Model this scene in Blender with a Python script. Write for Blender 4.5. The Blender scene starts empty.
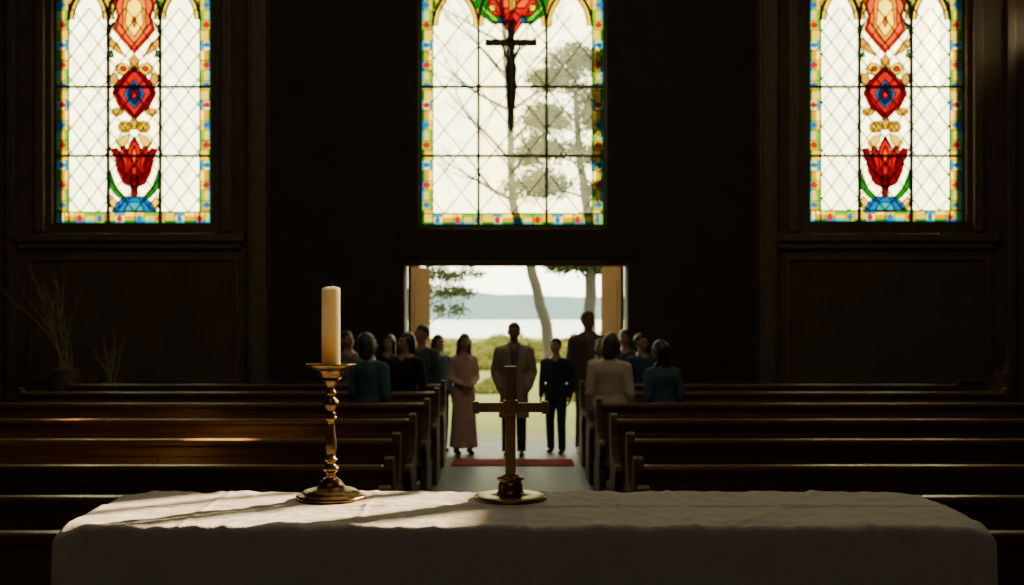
import bpy, bmesh, math, random
import numpy as np
from mathutils import Vector, Matrix, noise
random.seed(7)
scene = bpy.context.scene
COL = scene.collection
EYE = 1.88; F = 1100.0; HOR = 315.0
D = 16.0                      # back wall distance

# ------------------------------------------------------------------ materials
def mk(name):
    m = bpy.data.materials.new(name); m.use_nodes = True
    nt = m.node_tree; nt.nodes.clear()
    out = nt.nodes.new('ShaderNodeOutputMaterial')
    return m, nt, out
def mat(name, c1, c2=None, rough=.6, metal=0., scale=6., stretch=(1,1,1), bump=0., bscale=None, sss=0., spec=.5, sheen=0., bdist=.02):
    m, nt, out = mk(name)
    b = nt.nodes.new('ShaderNodeBsdfPrincipled')
    nt.links.new(b.outputs[0], out.inputs[0])
    b.inputs['Roughness'].default_value = rough
    b.inputs['Metallic'].default_value = metal
    b.inputs['Specular IOR Level'].default_value = spec
    if sss:
        b.inputs['Subsurface Weight'].default_value = sss
        b.inputs['Subsurface Radius'].default_value = (.040,.034,.024)
        b.inputs['Subsurface Scale'].default_value = 1.0
    tc = nt.nodes.new('ShaderNodeTexCoord'); mp = nt.nodes.new('ShaderNodeMapping')
    mp.inputs['Scale'].default_value = stretch
    nt.links.new(tc.outputs['Object'], mp.inputs[0])
    n = nt.nodes.new('ShaderNodeTexNoise'); n.inputs['Scale'].default_value = scale
    n.inputs['Detail'].default_value = 5
    nt.links.new(mp.outputs[0], n.inputs['Vector'])
    r = nt.nodes.new('ShaderNodeValToRGB')
    c2 = c2 or tuple(x*.7 for x in c1)
    r.color_ramp.elements[0].color = (*c1,1); r.color_ramp.elements[1].color = (*c2,1)
    r.color_ramp.elements[0].position=.35; r.color_ramp.elements[1].position=.68
    nt.links.new(n.outputs['Fac'], r.inputs[0]); nt.links.new(r.outputs[0], b.inputs['Base Color'])
    if bump:
        n2 = nt.nodes.new('ShaderNodeTexNoise'); n2.inputs['Scale'].default_value = bscale or scale*3
        n2.inputs['Detail'].default_value = 4
        nt.links.new(mp.outputs[0], n2.inputs['Vector'])
        bp = nt.nodes.new('ShaderNodeBump'); bp.inputs['Strength'].default_value = bump
        bp.inputs['Distance'].default_value = bdist
        nt.links.new(n2.outputs['Fac'], bp.inputs['Height']); nt.links.new(bp.outputs[0], b.inputs['Normal'])
    return m
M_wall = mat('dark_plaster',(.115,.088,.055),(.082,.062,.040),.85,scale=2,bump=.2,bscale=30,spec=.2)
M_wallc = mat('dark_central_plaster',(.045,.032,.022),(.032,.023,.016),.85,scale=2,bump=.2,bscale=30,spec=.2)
M_trim = mat('dark_oak_trim',(.15,.10,.060),(.09,.060,.036),.5,scale=5,stretch=(6,6,.6),bump=.1,spec=.4)
M_pew = mat('pew_wood',(.135,.068,.036),(.07,.036,.020),.30,scale=4,stretch=(.5,8,8),bump=.06)
M_pewend = mat('pew_end_wood',(.09,.043,.023),(.05,.025,.014),.62,scale=4,stretch=(8,8,.6),bump=.06,spec=.15)
M_floor = mat('stone_floor',(.022,.030,.035),(.015,.021,.025),.55,scale=3,bump=.05,spec=.18)
M_plat = mat('platform_wood',(.05,.03,.02),None,.5)
M_ceil = mat('ceiling_dark',(.02,.015,.01),None,.8)
M_door = mat('door_wood',(.105,.060,.028),(.075,.042,.019),1.,scale=5,stretch=(6,6,.6),bump=.1,spec=0.)
M_frame = mat('window_frame_iron',(.012,.010,.008),None,.6)
M_lead = mat('lead_came',(.04,.035,.025),None,.7)
M_leadthin = mat('lead_lattice',(.07,.06,.045),None,.7)
M_brass = mat('aged_brass',(.27,.165,.065),(.13,.08,.032),.34,1.,scale=12,bump=.08)
M_brassd = mat('dark_brass',(.40,.26,.14),(.22,.14,.075),.46,.85,scale=14,bump=.08)
M_wax = mat('candle_wax',(.95,.88,.70),(.92,.84,.64),.45,sss=1.,scale=5)
M_wick = mat('wick',(.02,.018,.015))
M_cloth = mat('altar_linen',(.72,.68,.60),(.64,.60,.53),.9,scale=9,bump=.5,bscale=120,spec=.1,bdist=.004)
M_red = mat('red_carpet',(.21,.007,.010),(.15,.005,.007),.95,scale=20,bump=.2,spec=.03)
M_bark = mat('tree_bark',(.025,.021,.014),(.016,.013,.009),.9,scale=5,bump=.5)
M_skin = mat('skin',(.32,.18,.12),(.28,.16,.105),.5,scale=8)
M_skin2 = mat('skin_dark',(.20,.11,.07),(.17,.09,.06),.5,scale=8)
M_hair = mat('hair_dark',(.022,.014,.009),(.012,.008,.006),.5,scale=60)
M_hair2 = mat('hair_brown',(.06,.032,.018),(.03,.018,.01),.5,scale=60)
M_eye = mat('eye_dark',(.02,.015,.012),None,.2)
M_lip = mat('lips',(.24,.08,.06),None,.5)
M_shoe = mat('shoe_leather',(.02,.014,.01),None,.4)
M_pot = mat('clay_pot',(.12,.075,.045),None,.8)
M_twig = mat('dry_twig',(.38,.30,.18),None,.9)

def leafmat(name,c1,c2,trans=.4):
    m, nt, out = mk(name)
    d = nt.nodes.new('ShaderNodeBsdfDiffuse'); t = nt.nodes.new('ShaderNodeBsdfTranslucent')
    mx = nt.nodes.new('ShaderNodeMixShader'); mx.inputs[0].default_value = trans
    n = nt.nodes.new('ShaderNodeTexNoise'); n.inputs['Scale'].default_value = 1.3; n.inputs['Detail'].default_value=4
    tc = nt.nodes.new('ShaderNodeTexCoord'); nt.links.new(tc.outputs['Object'], n.inputs['Vector'])
    r = nt.nodes.new('ShaderNodeValToRGB'); r.color_ramp.elements[0].color=(*c1,1); r.color_ramp.elements[1].color=(*c2,1)
    r.color_ramp.elements[0].position=.35; r.color_ramp.elements[1].position=.65
    nt.links.new(n.outputs['Fac'], r.inputs[0])
    for s in (d,t): nt.links.new(r.outputs[0], s.inputs['Color'])
    nt.links.new(d.outputs[0], mx.inputs[1]); nt.links.new(t.outputs[0], mx.inputs[2]); nt.links.new(mx.outputs[0], out.inputs[0])
    return m
M_leaf = leafmat('pine_foliage',(.042,.055,.022),(.075,.088,.036))
M_leaf2 = leafmat('shrub_foliage',(.095,.11,.030),(.17,.155,.042))
M_grass = mat('meadow_grass',(.15,.145,.038),(.085,.105,.028),.9,scale=.7,bump=.3,bscale=3,spec=.1)
M_pave = mat('pale_paving',(.15,.13,.08),(.12,.105,.065),.8,scale=2,bump=.1,spec=.2)
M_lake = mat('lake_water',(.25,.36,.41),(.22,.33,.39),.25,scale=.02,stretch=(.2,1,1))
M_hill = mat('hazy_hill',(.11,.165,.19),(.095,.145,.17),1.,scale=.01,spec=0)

def glassmat():
    m, nt, out = mk('stained_glass')
    at = nt.nodes.new('ShaderNodeAttribute'); at.attribute_name='Col'
    tr = nt.nodes.new('ShaderNodeBsdfTransparent'); tl = nt.nodes.new('ShaderNodeBsdfTranslucent')
    n = nt.nodes.new('ShaderNodeTexNoise'); n.inputs['Scale'].default_value=3.5; n.inputs['Detail'].default_value=3
    tc = nt.nodes.new('ShaderNodeTexCoord'); nt.links.new(tc.outputs['Object'], n.inputs['Vector'])
    mr = nt.nodes.new('ShaderNodeMapRange'); mr.inputs[3].default_value=.0; mr.inputs[4].default_value=.22
    nt.links.new(n.outputs['Fac'], mr.inputs[0])
    mx = nt.nodes.new('ShaderNodeMixShader')
    nt.links.new(mr.outputs[0], mx.inputs[0])
    nt.links.new(at.outputs['Color'], tr.inputs['Color']); nt.links.new(at.outputs['Color'], tl.inputs['Color'])
    nt.links.new(tr.outputs[0], mx.inputs[1]); nt.links.new(tl.outputs[0], mx.inputs[2])
    nt.links.new(mx.outputs[0], out.inputs[0])
    return m
M_glass = glassmat()

# ------------------------------------------------------------------ helpers
def obj_from_bm(name, bm, mats, parent=None, smooth=False, loc=None):
    bmesh.ops.recalc_face_normals(bm, faces=bm.faces)
    me = bpy.data.meshes.new(name); bm.to_mesh(me); bm.free()
    for m in (mats if isinstance(mats,(list,tuple)) else [mats]): me.materials.append(m)
    if smooth:
        for p in me.polygons: p.use_smooth=True
    ob = bpy.data.objects.new(name, me); COL.objects.link(ob)
    if parent: ob.parent = parent
    if loc is not None: ob.location = loc
    return ob
def empty(name, loc, label=None, cat=None):
    e = bpy.data.objects.new(name, None); e.location = loc; e.empty_display_size=.1; COL.objects.link(e)
    if label: e['label']=label
    if cat: e['category']=cat
    return e
def tag(ob,label,cat): ob['label']=label; ob['category']=cat; return ob
def struct(ob,label=None,cat=None):
    ob['kind']='structure'
    ob['label']=label or ob.name; ob['category']=cat or ob.name.split('_')[0]
    return ob
def box(bm, x0,x1,y0,y1,z0,z1, bev=0.):
    r = bmesh.ops.create_cube(bm, size=1.0)
    vs = r['verts']
    for v in vs:
        v.co = Vector(((x0+x1)/2+v.co.x*(x1-x0),(y0+y1)/2+v.co.y*(y1-y0),(z0+z1)/2+v.co.z*(z1-z0)))
    if bev:
        es = list({e for v in vs for e in v.link_edges})
        bmesh.ops.bevel(bm, geom=es, offset=bev, segments=2, affect='EDGES', profile=.5)
def boxobj(name,x0,x1,y0,y1,z0,z1,m,bev=0.,parent=None):
    bm=bmesh.new(); box(bm,x0,x1,y0,y1,z0,z1,bev); return obj_from_bm(name,bm,m,parent)
def rings_mesh(bm, rings, n=12, cap=True):
    prev=None; first=None
    for c,u,v in rings:
        cur=[bm.verts.new(c+u*math.cos(2*math.pi*i/n)+v*math.sin(2*math.pi*i/n)) for i in range(n)]
        if prev:
            for i in range(n):
                bm.faces.new((prev[i],prev[(i+1)%n],cur[(i+1)%n],cur[i]))
        else: first=cur
        prev=cur
    if cap:
        bm.faces.new(first[::-1]); bm.faces.new(prev)
def capsule(bm,p,q,r1,r2,sx=1.,sy=1.,n=12):
    p=Vector(p);q=Vector(q); d=(q-p)
    L=d.length; d=d/L if L>1e-6 else Vector((0,0,1))
    ref=Vector((1,0,0)) if abs(d.x)<.8 else Vector((0,1,0))
    u=(ref-d*ref.dot(d)).normalized(); v=d.cross(u)
    R=[]
    for a in (-80,-55,-28,0): R.append((p+d*r1*math.sin(math.radians(a)), u*r1*sx*math.cos(math.radians(a)), v*r1*sy*math.cos(math.radians(a))))
    for a in (0,28,55,80): R.append((q+d*r2*math.sin(math.radians(a)), u*r2*sx*math.cos(math.radians(a)), v*r2*sy*math.cos(math.radians(a))))
    if L<1e-6: R.pop(3)
    rings_mesh(bm,R,n)
def ell(bm,c,r,n=14):
    c=Vector(c); R=[]
    for a in (-82,-60,-40,-20,0,20,40,60,82):
        s=math.sin(math.radians(a)); k=math.cos(math.radians(a))
        R.append((c+Vector((0,0,r[2]*s)),Vector((r[0]*k,0,0)),Vector((0,r[1]*k,0))))
    rings_mesh(bm,R,n)
def tubez(bm,rows,n=20):
    rings_mesh(bm,[(Vector((r[4] if len(r)>4 else 0, r[3] if len(r)>3 else 0, r[0])),Vector((r[1],0,0)),Vector((0,r[2],0))) for r in rows],n)
def lathe(bm, prof, n=40, scallop=None):
    prev=None
    for k,(r,z) in enumerate(prof):
        cur=[]
        for i in range(n):
            a=2*math.pi*i/n; rr=r
            if scallop and scallop[0]<=k<=scallop[1]: rr=r*(1+.05*abs(math.cos(a*4)))
            cur.append(bm.verts.new((rr*math.cos(a),rr*math.sin(a),z)))
        if prev:
            for i in range(n): bm.faces.new((prev[i],prev[(i+1)%n],cur[(i+1)%n],cur[i]))
        else: bm.faces.new(cur[::-1])
        prev=cur
    bm.faces.new(prev)
def evald(ob):
    bpy.context.view_layer.update()
    dg=bpy.context.evaluated_depsgraph_get()
    me=bpy.data.meshes.new_from_object(ob.evaluated_get(dg))
    return me
def remesh(name,bm,voxel,m,parent=None,cut=None,smooth_it=3):
    bmesh.ops.recalc_face_normals(bm,faces=bm.faces)
    me=bpy.data.meshes.new(name); bm.to_mesh(me); bm.free()
    ob=bpy.data.objects.new(name,me); COL.objects.link(ob)
    md=ob.modifiers.new('r','REMESH'); md.mode='VOXEL'; md.voxel_size=voxel
    if smooth_it:
        s=ob.modifiers.new('s','SMOOTH'); s.iterations=smooth_it; s.factor=.5
    nm=evald(ob); ob.modifiers.clear(); ob.data=nm; nm.name=name
    bpy.data.meshes.remove(me)
    if cut:
        b=bmesh.new(); b.from_mesh(nm)
        bmesh.ops.delete(b,geom=[v for v in b.verts if cut(v.co)],context='VERTS')
        b.to_mesh(nm); b.free()
    nm.materials.clear(); nm.materials.append(m)
    for p in nm.polygons: p.use_smooth=True
    if parent: ob.parent=parent
    return ob

# ------------------------------------------------------------------ room shell
RX=7.7; HC=9.6
S=D+.16                       # glass plane
k=S/F                         # metres per photo pixel at the glass
def arch(hw,spring,bottom,e=0.,n=14):
    R=2*hw; cx=-hw
    pts=[(-(hw+e),bottom-e),((hw+e),bottom-e)]
    a1=math.acos((0-cx)/(R+e))
    right=[(cx+(R+e)*math.cos(a1*i/n),spring+(R+e)*math.sin(a1*i/n)) for i in range(n+1)]
    pts+=right
    pts+=[(-x,z) for x,z in reversed(right[:-1])]
    return pts
def prism(bm,pts,y0,y1,cx=0):
    a=[bm.verts.new((cx+x,y0,z)) for x,z in pts]; b=[bm.verts.new((cx+x,y1,z)) for x,z in pts]
    n=len(pts)
    bm.faces.new(a); bm.faces.new(b[::-1])
    for i in range(n): bm.faces.new((a[i],b[i],b[(i+1)%n],a[(i+1)%n]))
def ringprism(bm,po,pi,y0,y1,cx=0):
    n=len(po)
    A=[[bm.verts.new((cx+x,y,z)) for x,z in P] for P in (po,pi) for y in (y0,y1)]
    oo,o1,i0,i1=A
    for i in range(n):
        j=(i+1)%n
        bm.faces.new((oo[i],oo[j],i0[j],i0[i])); bm.faces.new((o1[i],i1[i],i1[j],o1[j]))
        bm.faces.new((oo[i],o1[i],o1[j],oo[j])); bm.faces.new((i0[i],i0[j],i1[j],i1[i]))
WINS=[(134.5,78.5,225.),(512.5,92.5,226.5),(885.0,77.5,223.5)]
SPR=[4.0,2.0,4.0]
LSP=[20.,26.,20.]
def wdim(i):
    cxp,hp,bp=WINS[i]
    return (cxp-512)*k, hp*k, EYE-(bp-HOR)*k, EYE-(SPR[i]-HOR)*k
def boolean_wall(ob,cutters):
    for c in cutters:
        md=ob.modifiers.new('b','BOOLEAN'); md.operation='DIFFERENCE'; md.object=c; md.solver='EXACT'
    nm=evald(ob); ob.modifiers.clear(); ob.data=nm
    for c in cutters: bpy.data.objects.remove(c,do_unlink=True)
wall=boxobj('wall_back',-RX,RX,D,D+.4,0,HC,M_wall)
cut=[]
for i in range(3):
    cx,hw,bz,sz=wdim(i); bm=bmesh.new(); prism(bm,arch(hw,sz,bz),D-.3,D+.8,cx); cut.append(obj_from_bm('cutter',bm,M_wall))
DL=(405-512)*D/F; DR=(627-512)*D/F; DT=EYE-(262-HOR)*D/F
cut.append(boxobj('cutter',DL,DR,D-.3,D+.8,-.5,DT,M_wall))
boolean_wall(wall,cut)
struct(wall,'dark plaster back wall with three window openings and a doorway','wall')
t22=math.tan(math.radians(22))
def hit(T):
    hd=(RX-T[0])/.8; return T[1]+.6*hd, T[2]+hd*t22
T1=(-.72,3.42,1.283); T2=(-2.1,7.8,1.0)
o1=hit(T1); o2=hit(T2)
OP=[(o1[0]-.62,o1[0]+.60,o1[1]-.24,o1[1]+.75),(o2[0]-.8,o2[0]+.8,o2[1]-.10,o2[1]+.22)]  # openings added out of view, sized to shape the sun beams
wr=boxobj('wall_right',RX,RX+.3,-3.3,D+.4,0,HC,M_wall)
boolean_wall(wr,[boxobj('cutter',RX-.2,RX+.6,*q,M_wall) for q in OP]); struct(wr,'dark plaster side wall','wall')
for n_,q in enumerate(OP):  # bars added in the unseen openings to stripe the light
    bm=bmesh.new()
    ym=(q[0]+q[1])/2
    for yy,w in (((ym-.26,.05),(ym+.10,.025),(ym+.36,.014)) if n_==0 else ((ym-.35,.05),(ym+.3,.03),)): box(bm,RX+.1,RX+.16,yy-w,yy+w,q[2],q[3])
    struct(obj_from_bm('window_%d'%(4+n_),bm,M_frame),'unseen added side opening with mullions shaping the sun beam','window')
struct(boxobj('wall_left',-RX-.3,-RX,-3.3,D+.4,0,HC,M_wall),'dark plaster side wall','wall')
struct(boxobj('wall_front',-RX-.3,RX+.3,-3.6,-3.3,0,HC,M_wall),'dark plaster wall behind the altar','wall')
struct(boxobj('floor',-RX-.3,RX+.3,-3.6,D+.4,-.3,0,M_floor),'grey stone church floor','floor')
struct(boxobj('ceiling',-RX-.3,RX+.3,-3.6,D+.4,HC,HC+.2,M_ceil),'dark timber ceiling','ceiling')
struct(boxobj('trim_1',-3.2,3.2,-3.3,3.95,0,.3,M_plat,.01),'low wooden altar platform','platform')

tn=[2]
def trim(x0,x1,y0,z0,z1,label,m=M_trim,bev=.015,y1=D):
    o=boxobj('trim_%d'%tn[0],x0,x1,y0,y1,z0,z1,m,bev); tn[0]+=1; return struct(o,label,'trim')
def X(px): return (px-512)*D/F
def Z(py): return EYE-(py-HOR)*D/F
for a,b in ((250,268),(757,775)):
    trim(X(a),X(b),D-.16,0,HC,'dark oak pilaster on the back wall')
    trim(X(a)+.05,X(b)-.05,D-.20,.4,HC,'raised pilaster fillet')
    trim(X(a)-.06,X(b)+.06,D-.22,0,.35,'pilaster plinth')
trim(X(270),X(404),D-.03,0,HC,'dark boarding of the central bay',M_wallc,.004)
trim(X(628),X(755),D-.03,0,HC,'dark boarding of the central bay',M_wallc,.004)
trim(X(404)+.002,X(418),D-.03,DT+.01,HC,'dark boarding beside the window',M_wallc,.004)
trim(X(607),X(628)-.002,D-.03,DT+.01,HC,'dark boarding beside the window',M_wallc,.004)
for a,b in ((8,17),(1005,1014)):
    trim(X(a),X(b),D-.08,0,HC,'thin dark wall moulding')
for (a,b) in ((36,232),(788,982)):
    trim(X(a),X(a)+.14,D-.07,Z(232),HC,'upright window surround moulding')
    trim(X(b)-.14,X(b),D-.07,Z(232),HC,'upright window surround moulding')
    trim(X(a-20),X(b+14),D-.14,Z(242),Z(234),'projecting window sill')
    trim(X(a-16),X(b+10),D-.08,Z(249),Z(243),'window sill moulding')
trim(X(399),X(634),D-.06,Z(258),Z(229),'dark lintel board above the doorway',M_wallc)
for (a,b) in ((30,240),(785,990)):
    bm=bmesh.new()
    x0,x1=X(a),X(b); z0,z1=.9,Z(256)
    ringprism(bm,[(x0,z0),(x1,z0),(x1,z1),(x0,z1)],[(x0+.06,z0+.06),(x1-.06,z0+.06),(x1-.06,z1-.06),(x0+.06,z1-.06)],D-.04,D)
    struct(obj_from_bm('trim_%d'%tn[0],bm,M_trim),'dark panel moulding below the window','trim'); tn[0]+=1
struct(boxobj('baseboard_back',-RX,DL-.12,D-.05,D,0,.2,M_trim,.01),'dark baseboard','baseboard')
struct(boxobj('baseboard_rear',DR+.12,RX,D-.05,D,0,.2,M_trim,.01),'dark baseboard','baseboard')

# ------------------------------------------------------------------ stained glass
def mirror(h): return h+[(-u,y) for u,y in reversed(h) if abs(u)>1e-6]
def ellp(cu,cy,ru,ry,n=14): return [(cu+ru*math.cos(2*math.pi*i/n),cy+ry*math.sin(2*math.pi*i/n)) for i in range(n)]
RED=(.135,.0,.0); CRIM=(.042,.0,.001); ORG=(.26,.022,.0); AMB=(.30,.085,.0); GOLD=(.20,.090,.0); YEL=(.30,.190,.0); PYEL=(.52,.34,.002); NAVY=(.002,.003,.022); BLUE=(.002,.035,.14); CYAN=(.003,.10,.16); GRN=(.001,.045,.003); LGRN=(.04,.14,.001)
side_motif=[]
def add(L,c,P): L.append((c,P))
m_=side_motif
add(m_,RED,mirror([(0,-14),(13,-9),(21,3),(17,17),(21,30),(11,42),(0,54)]))
add(m_,ORG,mirror([(0,-12),(12,-6),(19,4),(15,17),(18,29),(9,40),(0,50)]))
add(m_,AMB,mirror([(0,-8),(10,-2),(12,8),(11,18),(12,26),(6,37),(0,43)]))
add(m_,PYEL,mirror([(0,-2),(7,3),(8,16),(9,24),(4,31),(0,37)]))
add(m_,ORG,mirror([(0,16),(2.5,21),(0,28)]))
for s in (1,-1):
    add(m_,YEL,ellp(s*12,69,7,6)); add(m_,RED,ellp(s*11,69,3,2.6))
    add(m_,GOLD,ellp(s*20,79,4,6)); add(m_,GRN,[(s*22,50),(s*25,58),(s*20,57)])
    add(m_,GOLD,[(s*16,44),(s*24,38),(s*25,46),(s*18,52),(s*10,56)])
    add(m_,YEL,[(s*22,10),(s*25,2),(s*25,22)]); add(m_,GRN,[(s*20,22),(s*25,26),(s*24,34)])
add(m_,GOLD,mirror([(0,54),(5,60),(4,68),(0,72)]))
add(m_,CRIM,mirror([(0,66),(8,73),(17,82),(22,93),(16,106),(8,113),(0,121)]))
add(m_,RED,mirror([(0,70),(7,77),(14,85),(17,94),(12,104),(6,110),(0,116)]))
add(m_,BLUE,mirror([(0,80),(6,87),(10,94),(6,102),(0,108)]))
add(m_,NAVY,mirror([(0,83),(5,89),(7,94),(5,100),(0,105)]))
add(m_,RED,ellp(0,94,3,4.5))
for s in (1,-1):
    add(m_,GOLD,ellp(s*17,112,6,4)); add(m_,GOLD,ellp(s*9,127,7,6)); add(m_,YEL,ellp(s*9,127,4,3.4))
    add(m_,YEL,[(s*4,134),(s*12,136),(s*18,143),(s*13,150),(s*6,142)])
add(m_,GOLD,ellp(0,124,3.5,6))
for s in (1,-1):
    add(m_,CRIM,[(s*2,188),(s*11,184),(s*17,172),(s*19,160),(s*24,149),(s*17,148),(s*13,154),(s*10,164),(s*3,178)])
    add(m_,RED,[(s*2,180),(s*9,172),(s*13,158),(s*14,147),(s*9,146),(s*7,152),(s*3,162)])
    add(m_,GRN,[(s*3,198),(s*10,196),(s*18,187),(s*24,170),(s*26,172),(s*25,187),(s*17,197),(s*8,202)])
    add(m_,YEL,[(s*14,206),(s*22,196),(s*25,202),(s*22,211)])
add(m_,RED,mirror([(0,136),(5,144),(7,154),(6,166),(0,182)]))
add(m_,ORG,mirror([(0,146),(2.5,154),(0,168)]))
add(m_,CRIM,mirror([(0,174),(4,180),(3,196),(0,198)]))
add(m_,BLUE,mirror([(0,196),(9,197),(17,202),(22,212),(0,212)]))
add(m_,CYAN,mirror([(0,202),(6,203),(10,211),(0,211)]))
ctr_motif=[]; m_=ctr_motif
for s in (1,-1):
    add(m_,GRN,[(s*8,24),(s*20,24),(s*33,14),(s*38,-6),(s*30,-4),(s*18,8)])
    add(m_,LGRN,[(s*12,22),(s*20,21),(s*29,12),(s*32,4),(s*20,14)])
    add(m_,RED,[(s*0,26),(s*9,18),(s*20,15),(s*25,4),(s*22,-14),(0,-14)])
    add(m_,ORG,[(s*3,8),(s*12,8),(s*18,-2),(s*12,-14),(s*3,-8)])
    add(m_,YEL,ellp(s*20,8,3.5,3.5)); add(m_,BLUE,ellp(s*11,20,3,4))
add(m_,RED,mirror([(0,10),(7,16),(9,25),(0,38)]))
add(m_,CRIM,mirror([(0,18),(4,23),(0,33)]))
add(m_,GOLD,mirror([(0,-6),(4,0),(3,10),(0,14)]))

def pip(U,V,P):
    ins=np.zeros(U.shape,bool); n=len(P)
    for i in range(n):
        x0,y0=P[i]; x1,y1=P[(i+1)%n]
        if y0==y1: continue
        c=((y0>V)!=(y1>V)) & (U<(x1-x0)*(V-y0)/(y1-y0)+x0)
        ins^=c
    return ins
def seg(bm,p,q,w,dep,yc):
    a=Vector((p[0],0,p[1]));b=Vector((q[0],0,q[1])); d=b-a
    if d.length<1e-5: return
    d.normalize(); nn=Vector((d.z,0,-d.x))*w/2
    vs=[]
    for yy in (yc-dep/2,yc+dep/2):
        o=Vector((0,yy,0)); vs.append([bm.verts.new(c+o) for c in (a+nn,b+nn,b-nn,a-nn)])
    f,g=vs
    bm.faces.new(f);bm.faces.new(g[::-1])
    for i in range(4): bm.faces.new((f[i],g[i],g[(i+1)%4],f[(i+1)%4]))
def clipseg(p,q,u0,u1,y0,y1):
    t0,t1=0.,1.; dx=q[0]-p[0]; dy=q[1]-p[1]
    for pp,qq in ((-dx,p[0]-u0),(dx,u1-p[0]),(-dy,p[1]-y0),(dy,y1-p[1])):
        if abs(pp)<1e-9:
            if qq<0: return None
        else:
            r=qq/pp
            if pp<0: t0=max(t0,r)
            else: t1=min(t1,r)
    if t0>=t1: return None
    return (p[0]+dx*t0,p[1]+dy*t0),(p[0]+dx*t1,p[1]+dy*t1)
def build_glass(hp,bp,sp,lsp,mull,motif,bars):
    """authored in photo-pixel units on the glass plane, origin at window centre"""
    step=.85; R=2*hp; top=sp-hp*math.sqrt(3)
    us=np.linspace(-hp,hp,int(2*hp/step)+1); ys=np.arange(bp,top-step,-step)
    U,V=np.meshgrid(us,ys)
    dl=np.where(V>=sp, hp-np.abs(U), R-np.sqrt((np.abs(U)+hp)**2+(V-sp)**2))
    din=np.minimum(dl,bp-V)
    C=np.zeros(U.shape+(3,)); C[:]=(.90,.90,.72)
    ctr=np.abs(U)<mull; C[ctr]=(.95,.88,.60)
    P=13.
    lights=[(-hp+P,-mull),(-mull,mull),(mull,hp-P)]
    head=np.zeros(U.shape,bool); rim=np.zeros(U.shape,bool)
    for a,b in lights:
        w=(b-a)/2; c=(a+b)/2; uu=np.abs(U-c)
        rr=np.sqrt((uu+w)**2+(V-lsp)**2)
        inside=(uu<=w)&((V>=lsp)|(rr<=2*w)); head|=inside
        rim|=(uu<=w)&(V<lsp)&(rr<=2*w)&(rr>2*w-5)
    C[rim]=YEL
    sp_m=(~head)&(V<lsp)
    C[sp_m]=GOLD
    q=sp_m&(((U//7+V//9)%3)==0); C[q]=GRN
    q=sp_m&(((U//7+V//9)%3)==1); C[q]=YEL
    bd=din<P
    bott=(bp-V)<P
    t=np.where(bott,U+500,V+500)
    CL=10.
    i1=np.floor(t/CL).astype(int); fr=t/CL-i1
    lay=np.clip((din/ P*3).astype(int),0,2)
    tabs=[[CYAN,GRN,BLUE,CYAN,LGRN,GRN],[YEL,PYEL,GOLD,LGRN,YEL,AMB],[LGRN,YEL,CYAN,PYEL,YEL,LGRN]]
    for L in range(3):
        for j in range(6):
            mks=bd&(lay==L)&((i1+L)%6==j); C[mks]=tabs[L][j]
    dm=bd&((np.abs(fr-.5)+np.abs(din-P/2)/P)<.36)&(i1%4==0); C[dm]=RED
    dm=bd&((np.abs(fr-.5)+np.abs(din-P/2)/P)<.34)&(i1%4==2); C[dm]=BLUE
    C[bd&(fr<.10)]*=.3
    C[bd&(din>P*.92)]*=.2
    for c,Pn in motif:
        mks=pip(U,V,Pn)&~bd; C[mks]=c
    pn=np.sin(U*.21+V*.13)*np.sin(V*.17-U*.11)
    C*= (1+.12*pn)[...,None]
    C=np.clip(C,0,1)
    ins=din>=-.9
    H,Wd=U.shape; idx=-np.ones(U.shape,int); idx[ins]=np.arange(ins.sum())
    verts=[(u*k,0,(bp-v)*k) for u,v in zip(U[ins],V[ins])]
    cols=C[ins]
    a=idx[:-1,:-1];b=idx[:-1,1:];c=idx[1:,1:];d=idx[1:,:-1]
    ok=(a>=0)&(b>=0)&(c>=0)&(d>=0)
    faces=np.stack([a[ok],b[ok],c[ok],d[ok]],1).tolist()
    me=bpy.data.meshes.new('glass'); me.from_pydata(verts,[],faces)
    ca=me.color_attributes.new('Col','FLOAT_COLOR','POINT')
    ca.data.foreach_set('color',np.concatenate([cols,np.ones((len(cols),1))],1).astype(np.float32).ravel())
    me.materials.append(M_glass)
    def T(p): return (p[0]*k,(bp-p[1])*k)
    bm=bmesh.new()
    for m0 in (-mull,mull): seg(bm,T((m0,bp)),T((m0,lsp)),.042,.05,0)
    for y in bars: seg(bm,T((-hp,y)),T((hp,y)),.036,.04,0)
    for a_,b_ in lights:
        w=(b_-a_)/2;c_=(a_+b_)/2
        for s in (1,-1):
            for off,tw in ((0,.036),(5,.014)):
                prev=None
                for i in range(11):
                    an=math.radians(60)*i/10; rr=2*w-off
                    p=(c_+s*(-w+rr*math.cos(an)),lsp-rr*math.sin(an))
                    if s*(p[0]-c_)<0: break
                    if prev: seg(bm,T(prev),T(p),tw,.05,0)
                    prev=p
    seg(bm,T((-hp+P,bp)),T((-hp+P,sp)),.016,.03,0); seg(bm,T((hp-P,bp)),T((hp-P,sp)),.016,.03,0)
    seg(bm,T((-hp,bp-P)),T((hp,bp-P)),.016,.03,0)
    for c,Pn in motif:
        for i in range(len(Pn)): seg(bm,T(Pn[i]),T(Pn[(i+1)%len(Pn)]),.013,.02,0)
    me_lead=bpy.data.meshes.new('lead_came'); bmesh.ops.recalc_face_normals(bm,faces=bm.faces); bm.to_mesh(me_lead); bm.free(); me_lead.materials.append(M_lead)
    bm=bmesh.new()
    for a_,b_ in lights:
        dx,dy=(18.,24.) if motif is side_motif else (34.,42.)
        for s in (1,-1):
            for q in range(-30,40):
                off=q*dx
                p=(off,bp-P); qq=(off+s*(bp-P-lsp+12)/dy*dx,lsp-12)
                r=clipseg(p,qq,a_,b_,lsp-12,bp-P)
                if r: seg(bm,T(r[0]),T(r[1]),.016,.014,0)
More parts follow.
